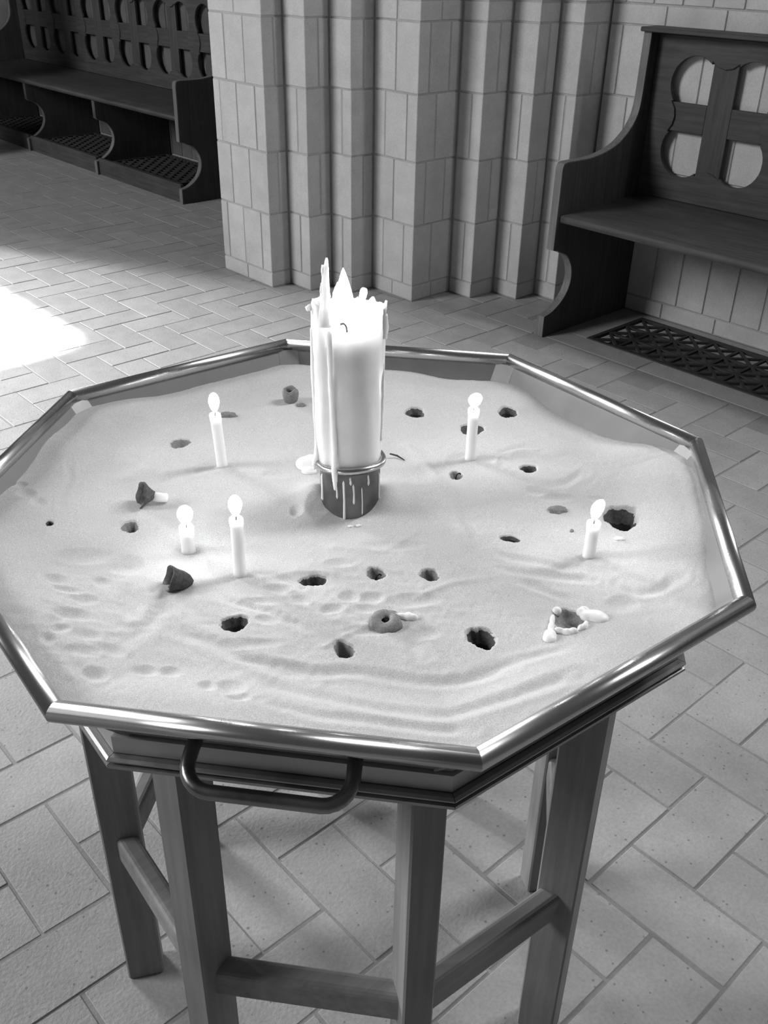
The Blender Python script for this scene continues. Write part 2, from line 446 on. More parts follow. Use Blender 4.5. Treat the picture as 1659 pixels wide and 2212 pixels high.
def pale_edge(panel, pts, x0, x1):
    # the front edge of an end panel: a thin strip of paler wood following the outline
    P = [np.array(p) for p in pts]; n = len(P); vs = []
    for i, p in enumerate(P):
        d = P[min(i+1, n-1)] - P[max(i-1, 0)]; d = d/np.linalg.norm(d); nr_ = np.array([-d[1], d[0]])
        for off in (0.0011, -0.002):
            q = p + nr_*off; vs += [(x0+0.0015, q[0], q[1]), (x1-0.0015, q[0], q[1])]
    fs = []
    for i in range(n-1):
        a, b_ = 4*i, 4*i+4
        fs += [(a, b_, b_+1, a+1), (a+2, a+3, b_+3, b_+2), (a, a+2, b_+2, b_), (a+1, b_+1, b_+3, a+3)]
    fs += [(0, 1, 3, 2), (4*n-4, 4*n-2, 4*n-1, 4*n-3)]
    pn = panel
    o = from_py('front_edge', [(x_-pn.location[0], y_, z_) for x_, y_, z_ in vs], fs, M['pale_wood'], pn); o['label'] = 'pale front edge'
def bench(label, loc, kick):
    t = thing('church_bench', label, 'bench', loc, 'dark wooden church benches')
    pale_edge(curve_prism('end_panel', [PROF], BT, YZX, M['bench2'], t, (-BT/2, 0, 0), 0.003), PROF[1:-1], -BT, 0.0)
    pale_edge(curve_prism('end_panel', [PROF], BT, YZX, M['bench2'], t, (BL+BT/2, 0, 0), 0.003), PROF[1:-1], BL, BL+BT)
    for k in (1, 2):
        pale_edge(curve_prism('support_panel', [SUPP], BT, YZX, M['bench2'], t, (BL*k/3, 0, 0), 0.002), SUPP[1:-2], BL*k/3-BT/2, BL*k/3+BT/2)
    seat = [(-0.545, 0.466), (-0.545, 0.490), (-0.538, 0.4935), (-0.43, 0.499), (-0.23, 0.497), (-0.156, 0.502), (-0.06, 0.512), (-0.0425, 0.513), (-0.0425, 0.482), (-0.40, 0.466)]
    curve_prism('seat', [seat], BL-0.002, YZX, M['bench0'], t, (BL/2, 0, 0), 0.0015)
    outer = [(0.001, 0.500), (BL-0.001, 0.500), (BL-0.001, 1.112), (0.001, 1.112)]
    cs = [0.305 + 0.513*k for k in range(6)]
    curve_prism('back_panel', [outer] + [quatrefoil(c, 0.824) for c in cs], 0.020, XZY, M['bench0'], t, (0, -0.032, 0), 0.0015)
    for c in cs:
        box('upright_bar', c-QB, c+QB, -0.034, -0.018, 0.60, 1.05, M['bench2'], t, 0.0015)
        box('cross_bar', c-0.215, c-QB-0.0005, -0.034, -0.018, 0.824-QB, 0.824+QB, M['bench0'], t, 0.0015)
        box('cross_bar', c+QB+0.0005, c+0.215, -0.034, -0.018, 0.824-QB, 0.824+QB, M['bench0'], t, 0.0015)
    box('top_rail', -BT-0.008, BL+BT+0.008, -0.112, -0.004, 1.1185, 1.135, M['bench0'], t, 0.003)
    if kick:
        for k in range(3):
            x0 = BL*k/3 + BT/2; x1 = BL*(k+1)/3 - BT/2
            if k == 0: x0 = 0.001
            if k == 2: x1 = BL - 0.001
            box('kickboard', x0, x1, -0.560, -0.538, 0.0, 0.108, M['bench0'], t, 0.0025)
            box('platform', x0, x1, -0.537, -0.005, 0.02, 0.062, M['bench0'], t, 0.002)
    return t
bench('dark wooden bench with carved quatrefoil back in the right corner beside the pillar', (-1.576, 2.949, 0), False)
LB = (-4.487-BL, 3.005, 0)
bench('long dark wooden bench with carved back behind the pillar on the left', LB, True)

def grate(label, loc, lx, ly, style, h=0.014, group=None):
    t = thing('floor_grate', label, 'grate', loc, group)
    fr = 0.018
    box('frame_bar', 0, lx, 0, fr, 0, h, M['iron'], t, 0.001); box('frame_bar', 0, lx, ly-fr, ly, 0, h, M['iron'], t, 0.001)
    box('frame_bar', 0, fr, fr, ly-fr, 0, h, M['iron'], t, 0.001); box('frame_bar', lx-fr, lx, fr, ly-fr, 0, h, M['iron'], t, 0.001)
    p = (ly-2*fr)/3 if style == 'star' else 0.085
    bw = 0.013 if style == 'star' else 0.010
    def bar(a, b_, dz):
        a = np.array(a); b_ = np.array(b_); L = np.linalg.norm(b_-a)
        if L < 0.03: return
        L = round(L, 2)
        o = link('bar', box_mesh(L, bw, h-0.004, 0.001, M['iron']), None, t, ((a[0]+b_[0])/2, (a[1]+b_[1])/2, h/2 - 0.001 + dz))
        o.rotation_euler = (0, 0, math.atan2(b_[1]-a[1], b_[0]-a[0]))
    x0, x1, y0, y1 = fr, lx-fr, fr, ly-fr
    if style == 'star':
        for k in (1, 2): bar((x0, y0+k*p), (x1, y0+k*p), 0)
        x = x0 + p
        while x < x1 - 0.02: bar((x, y0), (x, y1), 0.0003); x += p
    H = y1 - y0
    xs = x0 - H
    st = p if style != 'star' else p
    while xs < x1:
        a, b_ = max(xs, x0), min(xs+H, x1)
        if b_ - a > 0.03:
            bar((a, y0 + (a-xs)), (b_, y0 + (b_-xs)), 0.0006)
            bar((a, y1 - (a-xs)), (b_, y1 - (b_-xs)), 0.0009)
        xs += st
    return t
grate('black cast iron floor grate with star lattice under the right-hand bench', (GX0+0.001, GY0+0.001, -0.012), GX1-GX0-0.002, GY1-GY0-0.002, 'star')
for k, lab in enumerate(('black lattice grate in the platform at the far end of the left bench', 'black lattice grate in the middle platform bay of the left bench', 'black lattice grate in the platform under the left bench end nearest the pillar')):
    grate(lab, (LB[0] + BL*k/3 + 0.10, LB[1] - 0.50, 0.0625), BL/3 - 0.2, 0.42, 'diamond', 0.03, 'platform grates of the left bench')

# ------------------------------------------------------------------ octagonal sand table
VA = [math.radians(152.505 - 45*k) for k in range(8)]
C22 = math.cos(math.radians(22.5))
def oct_side(name, k, prof, mat, parent, z_off, gap=0.0, smooth=False):
    """prism following one side of the octagon; prof = (vertex radius, z)"""
    a, b_ = VA[k], VA[(k+1) % 8]
    vs = []
    for r, z in prof: vs.append(np.array([r*math.cos(a), r*math.sin(a), z-z_off]))
    for r, z in prof: vs.append(np.array([r*math.cos(b_), r*math.sin(b_), z-z_off]))
    n = len(prof)
    if gap:
        d = vs[n]-vs[0]; d = d/np.linalg.norm(d)*gap
        for i in range(n): vs[i] = vs[i]+d; vs[n+i] = vs[n+i]-d
    fs = [tuple(range(n)), tuple(range(2*n-1, n-1, -1))] + [(i, (i+1) % n, n+(i+1) % n, n+i) for i in range(n)]
    return from_py(name, vs, fs, mat, parent)
stand = thing('sand_table', 'eight-legged dark oak stand under the octagonal sand tray', 'table', (0, 0, 0))
for k in range(8):
    oct_side('moulding', k, [(0.360, 0.7465), (0.4255, 0.7465), (0.4285, 0.7445), (0.4285, 0.7430), (0.4215, 0.7415), (0.4215, 0.7400), (0.4290, 0.7385), (0.4290, 0.7350), (0.4240, 0.7325), (0.360, 0.7280)], M['moulding'], stand, 0, 0.0003)
    oct_side('apron', k, [(0.300, 0.7275), (0.392, 0.7275), (0.392, 0.716), (0.300, 0.716)], M['oak0'], stand, 0, 0.0003)
    ca, sa = math.cos(VA[k]), math.sin(VA[k])
    me = box_mesh(0.054, 0.038, 0.716, 0.0025, M['oak2'])
    o = link('leg', me, None, stand, (0.335*ca, 0.335*sa, 0.358)); o.rotation_euler = (0, 0, VA[k])
    # stretcher with rounded edges
    pr = []
    for (cr, cz, a0) in ((0.342, 0.312, 0), (0.328, 0.312, 90), (0.328, 0.280, 180), (0.342, 0.280, 270)):
        for q in range(4):
            an = math.radians(a0 + 30*q); pr.append((cr + 0.008*math.cos(an)/C22, cz + 0.008*math.sin(an)))
    oct_side('stretcher', k, pr, M['oak1'], stand, 0, 0.0195)
# tray
TZ = 0.7468
tray = thing('sand_tray', 'octagonal metal tray with rolled rim filled with sand and candles', 'tray', (0, 0, TZ))
R1, Z1, R0_, Z0 = 0.4695, 0.838, 0.4135, 0.768
for k in range(8):
    oct_side('wall_panel', k, [(R1, Z1), (R0_, Z0), (R0_-0.0024, Z0), (R1-0.0024, Z1)], M['sheet'], tray, TZ)
    oct_side('side_band', k, [(0.4115, 0.769), (0.4190, 0.7675), (0.4190, 0.7475), (0.4100, 0.7475)], M['band'], tray, TZ)
    # corner strip bridging the joint of two panels on the inside
    ca, sa = math.cos(VA[k]), math.sin(VA[k]); tx, ty = -sa, ca
    vs = []
    for r, z in ((R1-0.0105, Z1-0.002), (R0_-0.0105, Z0), (R0_-0.0035, Z0), (R1-0.0035, Z1-0.002)):
        for s in (-1, 1): vs.append((r*ca + s*0.0155*tx, r*sa + s*0.0155*ty, z-TZ))
    from_py('corner_strip', vs, [(0, 1, 3, 2), (2, 3, 5, 4), (4, 5, 7, 6), (6, 7, 1, 0), (0, 2, 4, 6), (1, 7, 5, 3)], M['strip'], tray)
vs = [(0.4105*math.cos(a), 0.4105*math.sin(a), z-TZ) for z in (0.7475, 0.752) for a in VA]
from_py('base_plate', vs, [tuple(range(8)), tuple(range(15, 7, -1))] + [(i, (i+1) % 8, 8+(i+1) % 8, 8+i) for i in range(8)], M['sheet'], tray)
# rolled rim: each side of the octagon is one length of tube
TR, RC, RZ = 0.0098, 0.4715, 0.8405
for k in range(8):
    a, b_ = VA[k], VA[(k+1) % 8]; vs = []; n = 20
    for an in (a, b_):
        for q in range(n):
            w = 2*math.pi*q/n; r = RC + TR*math.cos(w)/C22; vs.append((r*math.cos(an), r*math.sin(an), RZ + TR*math.sin(w) - TZ))
    fs = [(q, (q+1) % n, n+(q+1) % n, n+q) for q in range(n)] + [tuple(range(n)), tuple(range(2*n-1, n-1, -1))]
    o = from_py('rim_tube', vs, fs, M['steel'], tray)
    for p_ in o.data.polygons: p_.use_smooth = len(p_.vertices) == 4
# lifting handle on the near side
mid = VA[4] - math.radians(22.5); nn = np.array([math.cos(mid), math.sin(mid), 0]); tt = np.array([-nn[1], nn[0], 0])
def hp(n_, t_, z): return tuple(nn*n_ + tt*t_ + np.array([0, 0, z-TZ]))
path = [hp(0.392, -0.073, 0.789), hp(0.408, -0.074, 0.784)]
for q in range(7):
    an = math.radians(180 + 15*q)
    path.append(hp(0.417 + 0.024*(1-1+math.sin(math.radians(15*q))), -0.050 - 0.0245*math.cos(math.radians(15*q)), 0.780 - 0.010*math.sin(math.radians(15*q))))
for q in range(7):
    a15 = math.radians(90-15*q)
    path.append(hp(0.417 + 0.024*math.sin(a15), 0.050 + 0.0245*math.cos(a15), 0.780 - 0.010*math.sin(a15)))
path += [hp(0.408, 0.074, 0.784), hp(0.392, 0.073, 0.789)]
vs, fs = tube(path, 0.0070, 14)
from_py('handle', vs, fs, M['dark_metal'], tray, smooth=True)

# ------------------------------------------------------------------ sand
ZS = 0.815
EDGE = [(-163.7, .830), (-173.3, .825), (-180, .817), (171, .822), (164, .818), (155, .821), (150, .820), (132, .820), (125, .820), (116, .811), (111, .817), (107, .814), (101, .823), (97, .811), (92, .808), (84, .807), (74, .810),
        (66, .831), (61, .826), (57, .836), (45, .834), (36, .829), (32, .820), (21, .820), (17, .817), (5, .829), (-20, .831), (-50, .832), (-90, .832), (-115, .830), (-130, .825), (-140, .823), (-150, .832), (-155, .826)]
EDGE = sorted(EDGE); ea = np.array([e[0] for e in EDGE]); ez = np.array([e[1] for e in EDGE])
ea = np.concatenate([ea-360, ea, ea+360]); ez = np.concatenate([ez, ez, ez])
def edge_z(az): return sum(np.interp(np.degrees(az)+d_, ea, ez) for d_ in (-4, -2, 0, 2, 4))/5
def oct_r(az, apo):
    k = np.round((az - (VA[0] - math.radians(22.5))) / math.radians(45)); d = az - (VA[0]-math.radians(22.5)) - k*math.radians(45)
    return apo/np.cos(d)
# finger marks (photo pixel centre, half sizes in pixels, depth in mm)
DENT = [(192,1202,58,14,2.6),(275,1222,34,17,3.0),(161,1339,36,12,3.2),(127,1260,20,10,2.4),(148,1283,26,7,2.4),(185,1300,22,10,2.6),(137,1377,18,8,2.6),(220,1260,18,9,2.2),
        (282,1300,30,30,3.0),(371,1456,22,12,3.0),(316,1456,26,13,3.0),(213,1477,24,14,3.2),(498,1497,27,18,3.4),(447,1494,18,12,3.0),(519,1525,21,10,3.0),(190,1384,26,11,2.2),(240,1412,26,12,2.4),(182,1425,30,12,2.4),(110,1400,15,10,2.2),
        (753,1288,20,10,2.4),(805,1290,22,9,2.4),(889,1297,48,12,2.6),(788,1314,26,8,2.2),(718,1314,20,9,2.2),(915,1366,26,12,2.6),(794,1362,38,9,2.0),(1345,1305,31,16,2.6),
        (255,1012,38,13,2.0),(320,1025,30,11,1.8),(430,880,26,6,1.8),(285,912,30,5,1.6),(560,880,24,8,1.6),(540,830,22,6,1.4),(600,1025,30,9,1.8),(640,1105,12,9,2.2),(685,1100,20,14,2.4),(1135,985,30,8,1.6),(1160,1060,24,9,2.0),(1205,1075,30,8,1.8),(1290,1075,20,5,1.4),
        (60,1075,18,8,2.2),(40,1055,14,6,2.0),(85,1090,14,9,2.2),(560,1300,34,9,2.2),(600,1270,30,7,1.8),(640,1295,26,8,2.2),(575,1340,26,8,2.0),(540,1390,60,9,1.6),(735,1215,26,8,1.8),(860,1180,60,9,1.6)]
STROKE = [([(547,1476),(645,1501),(753,1530),(862,1552),(970,1559),(1100,1527),(1240,1478)],17,3.0),([(572,1534),(681,1567),(789,1581),(934,1599),(1010,1602)],13,2.4),
          ([(608,1440),(674,1454),(753,1451),(844,1462),(934,1476),(1024,1469),(1100,1447)],14,2.6),([(378,1357),(481,1398),(560,1429),(660,1470)],16,2.6),([(500,1418),(600,1432),(674,1447)],10,1.6),
          ([(151,1006),(148,1040),(134,1085),(134,1109)],6,1.6),([(866,1364),(895,1392),(915,1418)],13,3.2),([(1060,1194),(1159,1214),(1238,1230)],9,2.2),([(1079,1230),(1159,1241),(1278,1253)],9,2.4),
          ([(1119,1253),(1199,1281),(1240,1292)],9,2.2),([(1340,1262),(1380,1280),(1430,1272),(1465,1250)],11,2.6),([(1000,1464),(1119,1432),(1238,1408)],13,1.8),([(560,1262),(640,1290),(720,1330)],9,2.2),
          ([(530,1300),(600,1330),(660,1360)],9,2.2),([(590,1240),(650,1270)],8,2.0),([(480,1290),(540,1310),(600,1320)],9,1.8),([(960,1050),(990,1100),(1015,1155)],12,1.8),([(1090,1010),(1140,1040),(1210,1045),(1260,1020)],9,1.8),([(1075,990),(1120,965),(1190,975)],7,1.4),
          ([(420,1020),(450,1010),(485,1003)],9,2.2),([(960,1000),(990,990),(1015,985)],8,1.6),([(380,1290),(340,1330),(300,1370),(250,1390)],16,2.0),([(150,1330),(120,1380),(150,1440),(220,1500)],14,1.6)]
RIDGE = [([(880,965),(950,1040),(990,1120),(1010,1180)],14,2.6),([(720,1180),(820,1190),(900,1150)],12,1.6),([(560,1250),(640,1235),(720,1240)],12,1.4),([(1290,930),(1390,965),(1500,1040)],5,1.0),([(900,1290),(980,1260),(1060,1250)],10,1.2),([(700,1395),(800,1350),(860,1345)],9,1.6),([(1250,1215),(1300,1225)],14,2.0),([(1070,1000),(1100,975),(1160,970)],5,1.2)]

def lump_noise(x, y, s, seed):
    # smooth pseudo noise from a few rotated sines
    r = np.random.RandomState(seed); out = 0
    for k in range(7):
        a = r.uniform(0, 2*math.pi); f_ = s*r.uniform(0.6, 1.7); out = out + np.sin(f_*(x*math.cos(a) + y*math.sin(a)) + r.uniform(0, 6.28))
    return out/7
def sand_base(x, y):
    az = np.arctan2(y, x); r = np.hypot(x, y); ro = oct_r(az, 0.40)
    q = np.clip(r/ro, 0, 1); w = np.clip((q-0.82)/0.18, 0, 1); w = w*w*(3-2*w)
    z = ZS*(1-w) + (edge_z(az)-0.003)*w
    z = z + 0.0022*lump_noise(x, y, 22, 1) + 0.0012*lump_noise(x, y, 60, 2)
    # sand heaped on both sides of the holder, hollow in front of it
    cx_, cy_ = math.cos(math.radians(-40.1)), math.sin(math.radians(-40.1))
    fwd = x*cx_ + y*cy_; sd = -x*cy_ + y*cx_
    z = z + 0.016*np.exp(-(((np.abs(sd)-0.044)/0.022)**2 + ((fwd+0.006)/0.034)**2)) - 0.006*np.exp(-((sd/0.03)**2 + ((fwd-0.055)/0.028)**2))
    return z
def seg_dist(u, v, pts):
    P = np.array(catmull(pts, 4)); best = np.full(u.shape, 1e9)
    for a, b_ in zip(P[:-1], P[1:]):
        d = b_-a; L = d@d + 1e-9
        t = np.clip(((u-a[0])*d[0] + (v-a[1])*d[1])/L, 0, 1)
        best = np.minimum(best, (u-a[0]-t*d[0])**2 + (v-a[1]-t*d[1])**2*3.0)
    return np.sqrt(best)
def sand_marks(x, y):
    u, v = proj(np.stack([x, y, np.full(x.shape, ZS)], -1)); dz = np.zeros(x.shape)
    wu = u + 6*lump_noise(x, y, 90, 5); wv = v + 3*lump_noise(x, y, 90, 6)
    for cx, cy, rx, ry, d in DENT:
        q = ((wu-cx)/rx)**2 + ((wv-cy)/ry)**2
        g = np.where(q < 8, np.exp(-q*0.9), 0); rim = np.where(q < 9, np.exp(-((np.sqrt(q)-1.35)/0.3)**2), 0)
        dz += -d*0.00125*g + d*0.00022*rim
    for pts, w, d in STROKE:
        s = seg_dist(wu, wv, pts)/(w*1.25)
        P0 = np.array(pts[0]); P1 = np.array(pts[-1]); el = np.minimum(np.hypot(wu-P0[0], wv-P0[1]), np.hypot(wu-P1[0], wv-P1[1]))
        tp = np.clip(el/(2.6*w), 0.12, 1)
        dz += tp*np.where(s < 4, -d*0.00105*np.exp(-s*s) + d*0.0002*np.exp(-((s-1.8)/0.6)**2), 0)
    dist = np.exp(-(((u-640)/420)**2 + ((v-1310)/95)**2)) + 0.8*np.exp(-(((u-170)/150)**2 + ((v-1340)/130)**2)) + 0.8*np.exp(-(((u-1230)/180)**2 + ((v-1210)/120)**2)) + 0.15
    dz += 0.0009*dist*lump_noise(wu*0.01, wv*0.022, 7.0, 21) + 0.0005*dist*lump_noise(wu*0.01, wv*0.02, 16.0, 22)
    for pts, w, d in RIDGE:
        s = seg_dist(wu, wv, pts)/w; dz += np.where(s < 4, d*0.001*np.exp(-s*s), 0)
    return dz
HOLES = []     # (cx, cy, ax vec, rx, ry, depth, seed)
FWD = np.array([-0.7644, 0.6447]); RGT = np.array([0.6447, 0.7644])
def hole_geom(px, rx, ry, rot=0.0):
    X = atz(px, ZS); c = (X-CAM) @ RH.T; mpp = c[2]/FPX
    dv = X - CAM; el = -dv[2]/np.linalg.norm(dv)
    f = dv[:2]/np.linalg.norm(dv[:2]); r = np.array([f[1], -f[0]])
    ang = math.radians(rot); ax = r*math.cos(ang) + f*math.sin(ang); ay = -r*math.sin(ang) + f*math.cos(ang)
    return X, ax, ay, rx*mpp, ry*mpp/el
def wob(a, seed): return 1 + 0.07*np.sin(2*a + seed) + 0.06*np.sin(3*a + seed*2.3) + 0.04*np.sin(5*a + seed*1.7) + 0.03*np.sin(9*a+seed*3.1)
# dark hollows left by burnt-out candles: px, half sizes, rotation, depth, style, label
CRATERS = [((389,957),22,10,0,.010,'ring','small grey wax-crusted hollow in sand left of the tall back-left candle'),
 ((281,1137),18,14,0,.014,'ring','grey funnel-shaped hollow below the toppled candle stub on the left'),
 ((107,1131),9,5,0,.006,'dark','tiny dark hollow nearest the left rim'),
 ((507,1346),33,16,8,.016,'dark','dark crescent hollow in front of the front-left lit candle'),
 ((677,1252),30,12,0,.016,'dark','black wide hollow just left of the hollow with a curled wick'),
 ((812,1238),21,14,0,.014,'wick','grey hollow with a curled black wick in front of the big candle'),
 ((928,1242),22,13,25,.016,'ring','tilted grey oval hollow right of the one with a curled wick'),
 ((743,1401),22,20,30,.018,'ring','deep grey hollow nearest the front rim, left of centre'),
 ((1040,1377),28,26,35,.024,'dark','deep black slanting hollow nearest the front rim, right of centre'),
 ((1343,1116),40,26,-10,.030,'dark','largest black hollow, right of the short right-hand candle'),
 ((1097,889),22,11,0,.014,'dark','black hollow at the back right near the tray wall'),
 ((1020,926),26,13,0,.012,'grey','dark grey hollow half hidden behind the back-right candle'),
 ((897,890),20,12,0,.014,'dark','black hollow just right of the big candle'),
 ((985,1027),15,9,0,.010,'wick','small hollow with dark wick in front of the back-right candle'),
 ((1142,1013),20,8,0,.012,'dark','small black notch inside the ring-shaped groove'),
 ((1102,1163),22,7,-12,.008,'dark','flat dark mark right of centre in front of the ring groove')]
for n, c in enumerate(CRATERS):
    X, ax, ay, rx, ry = hole_geom(c[0], c[1], c[2], c[3]); HOLES.append((X[0], X[1], ax, ay, rx, ry, c[4], n*1.7+0.4))
X, ax, ay, rx, ry = hole_geom((1229, 1337), 35, 24, 0); HOLES.append((X[0], X[1], ax, ay, rx, ry, 0.011, 9.0)); WAXHOLE = HOLES[-1]
def hole_q(h, x, y):
    dx, dy = x-h[0], y-h[1]; p = dx*h[2][0] + dy*h[2][1]; q = dx*h[3][0] + dy*h[3][1]
    a = np.arctan2(q/h[5], p/h[4]); return np.sqrt((p/h[4])**2 + (q/h[5])**2)/wob(a, h[7])
def bowl(q): 
    q = np.clip(q, 0, 1); return -(1-q**2.2)
def sand_z(x, y):
    b0 = sand_base(x, y); z = b0 + sand_marks(x, y)
    for h in HOLES:
        m_ = (np.abs(x-h[0]) < 0.08) & (np.abs(y-h[1]) < 0.08)
        if not m_.any(): continue
        q = hole_q(h, x[m_], y[m_]); zc = sand_base(np.array([h[0]]), np.array([h[1]]))[0]
        w = np.clip((1.5-q)/0.5, 0, 1); zz = z[m_]*(1-w) + (zc + 0.6*(b0[m_]-zc))*w
        zz = zz + np.where(q < 1.0, bowl(q)*(h[6]+0.004), 0)
        z[m_] = zz
    return z
sand = None
na, ns = 1040, 300
az = np.linspace(-math.pi, math.pi, na, endpoint=False); s = np.linspace(0.0, 1, ns)**0.9
A, S_ = np.meshgrid(az, s[1:], indexing='ij')
zed = edge_z(az); apo_ = (R0_ + (R1-R0_)*(zed-Z0)/(Z1-Z0) - 0.0022)*C22
RO = oct_r(A, apo_[:, None]) - 0.0008
sx_, sy_ = RO*S_*np.cos(A), RO*S_*np.sin(A)
sz_ = sand_z(sx_.ravel(), sy_.ravel()).reshape(sx_.shape)
# fine unevenness
sz_ = sz_ + 0.00025*lump_noise(sx_, sy_, 400, 9)
V = np.concatenate([np.stack([sx_, sy_, sz_], -1).reshape(-1, 3), [[0, 0, float(ZS)]]])
nr = ns-1
ii = np.arange(na); jj = (ii+1) % na
I, Kk = np.meshgrid(ii, np.arange(nr-1), indexing='ij')
Jn = (I+1) % na
quads = np.stack([I*nr+Kk, I*nr+Kk+1, Jn*nr+Kk+1, Jn*nr+Kk], -1).reshape(-1, 4)
me = bpy.data.meshes.new('sand_bed')
me.vertices.add(len(V)); me.vertices.foreach_set('co', V.astype(np.float32).ravel())
nq = len(quads); tri = np.stack([np.full(na, na*nr), ii*nr, jj*nr], -1)
loops = np.concatenate([quads.ravel(), tri.ravel()])
me.loops.add(len(loops)); me.loops.foreach_set('vertex_index', loops.astype(np.int32))
me.polygons.add(nq+na)
ls = np.concatenate([np.arange(nq)*4, nq*4 + np.arange(na)*3]); me.polygons.foreach_set('loop_start', ls.astype(np.int32))
me.polygons.foreach_set('use_smooth', np.ones(nq+na, bool)); me.update(); me.validate()
sand = link('sand_bed', me, M['sand'])
tag(sand, 'pale fine sand with finger marks filling the octagonal tray', 'sand', kind='stuff')
def sz(x, y): return float(sand_z(np.array([x], float), np.array([y], float))[0])

# ------------------------------------------------------------------ craters
def crater_patch(name, h, qmax, lift, mat, parent, zc, origin, nA=36, nR=9, off=(0, 0), scale=1.0, extra=0.0):
    vs = [(h[0]+off[0]-origin[0], h[1]+off[1]-origin[1], zc + bowl(np.array(np.hypot(*off)/max(h[4], h[5])))*h[6] + lift - extra - origin[2])]; fs = []
    for i in range(1, nR+1):
        for j in range(nA):
            a = 2*math.pi*j/nA; q = qmax*i/nR*(1.03 if i == nR and scale == 1.0 else 1); w = wob(a, h[7])
            p = h[2]*(math.cos(a)*q*w*h[4]*scale) + h[3]*(math.sin(a)*q*w*h[5]*scale)
            x, y = h[0]+off[0]+p[0], h[1]+off[1]+p[1]
            z = zc + float(bowl(hole_q(h, np.array([x]), np.array([y])))[0])*h[6] + lift - extra*(1-(i/nR)**2)
            z += 0.0010*noise.noise((x*260, y*260, h[7])) if i < nR else 0.0006*noise.noise((x*200, y*200, 3))
            if i == nR: z -= 0.0018
            vs.append((x-origin[0], y-origin[1], z-origin[2]))
    for j in range(nA): fs.append((0, 1+j, 1+(j+1) % nA))
    for i in range(nR-1):
        for j in range(nA):
            a, b_ = 1+i*nA+j, 1+i*nA+(j+1) % nA; fs.append((a, a+nA, b_+nA, b_))
    o = from_py(name, vs, fs, mat, parent, smooth=True)
    return o
def wick_obj(parent, base, pts, r=0.0011, name='wick'):
    P = catmull([tuple(np.array(base)+np.array(p)) for p in pts], 4); rr = [r*(1.0 if i < len(P)*0.6 else 1.25) for i in range(len(P))]
    vs, fs = tube(P, rr, 8); return from_py(name, vs, fs, M['wick'], parent, smooth=True)
for n, c in enumerate(CRATERS):
    h = HOLES[n]; zc = float(sand_base(np.array([h[0]]), np.array([h[1]]))[0]); org = (h[0], h[1], zc - h[6])
    t = thing('burnt_hollow', c[6], 'burnt hollow', org, 'burnt-out candle hollows in the sand')
    st = c[5]; tocam = (CAM[:2]-np.array(h[:2])); tocam /= np.linalg.norm(tocam)
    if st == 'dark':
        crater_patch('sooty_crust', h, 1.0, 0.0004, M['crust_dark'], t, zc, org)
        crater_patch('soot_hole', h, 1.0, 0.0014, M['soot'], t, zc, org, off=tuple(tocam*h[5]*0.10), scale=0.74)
    elif st == 'grey':
        crater_patch('wax_crust', h, 1.0, 0.0004, M['crust_dark'], t, zc, org)
    else:
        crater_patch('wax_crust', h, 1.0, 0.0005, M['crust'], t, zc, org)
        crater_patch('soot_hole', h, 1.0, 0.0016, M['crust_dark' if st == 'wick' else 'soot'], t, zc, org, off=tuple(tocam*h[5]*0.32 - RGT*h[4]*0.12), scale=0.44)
        if st == 'wick':
            g = np.array([*(tocam*h[5]*0.1), 0.001]); r3 = np.array([RGT[0], RGT[1], 0])
            wick_obj(t, g, [(0, 0, -0.001), (0, 0, 0.005), tuple(r3*0.001+np.array([0, 0, 0.010])), tuple(r3*0.004+np.array([0, 0, 0.0125])), tuple(r3*0.006+np.array([0, 0, 0.011]))], 0.0007)

# hollow with a ring of spilt white wax
def blob(name, parts, mat, parent=None, loc=None):
    """soft mass from flattened overlapping ellipsoids, remeshed into one skin"""
    bm = bmesh.new()
    for (x, y, z, rx, ry, rz, rot) in parts:
        mt = Matrix.Translation((x, y, z)) @ Matrix.Rotation(rot, 4, 'Z') @ Matrix.Diagonal((rx, ry, rz, 1))
        bmesh.ops.create_icosphere(bm, subdivisions=3, radius=1.0, matrix=mt)
    o = from_bm(name, bm, mat, parent, loc, smooth=True)
    rm = o.modifiers.new('skin', 'REMESH'); rm.mode = 'VOXEL'; rm.voxel_size = 0.0011; rm.use_smooth_shade = True
    sm = o.modifiers.new('soft', 'SMOOTH'); sm.factor = 0.5; sm.iterations = 3
    return o
h = WAXHOLE; zc = float(sand_base(np.array([h[0]]), np.array([h[1]]))[0]); org = (h[0], h[1], zc - h[6])
t = thing('burnt_hollow', 'grey hollow ringed with spilt white wax near the front right rim', 'burnt hollow', org, 'burnt-out candle hollows in the sand')
tocam = (CAM[:2]-np.array(h[:2])); tocam /= np.linalg.norm(tocam)
crater_patch('wax_crust', h, 1.0, 0.0006, M['crust'], t, zc, org)
crater_patch('soot_hole', h, 1.0, 0.0020, M['soot'], t, zc, org, off=tuple(tocam*h[5]*0.55 - RGT*h[4]*0.15), scale=0.24)
def spx(px, lift=0.0):
    X = atz(px, ZS); return np.array([X[0], X[1], sz(X[0], X[1]) + lift])
def px_blob(name, lst, parent, org, mat=None):
    parts = []
    for (px, rx, ry, rot) in lst:
        X, ax, ay, wx, wy = hole_geom(px, rx, ry, rot); zz = max(sz(X[0], X[1]), float(sand_base(np.array([X[0]]), np.array([X[1]]))[0]) - 0.001)
        parts.append((X[0]-org[0], X[1]-org[1], zz+0.0006-org[2], wx*1.2, wy*1.2, 0.0052, math.atan2(ax[1], ax[0])))
    return blob(name, parts, mat or M['spill'], parent)
px_blob('wax_spill', [((1203,1318),9,5,20), ((1193,1340),5,9,0), ((1190,1356),6,10,0), ((1188,1374),12,11,0), ((1187,1380),13,9,0)], t, org)
px_blob('wax_spill', [((1255,1322),9,5,-30), ((1268,1331),14,7,-15), ((1288,1333),22,10,-10), ((1262,1318),10,4,-10), ((1295,1336),17,9,-10)], t, org)
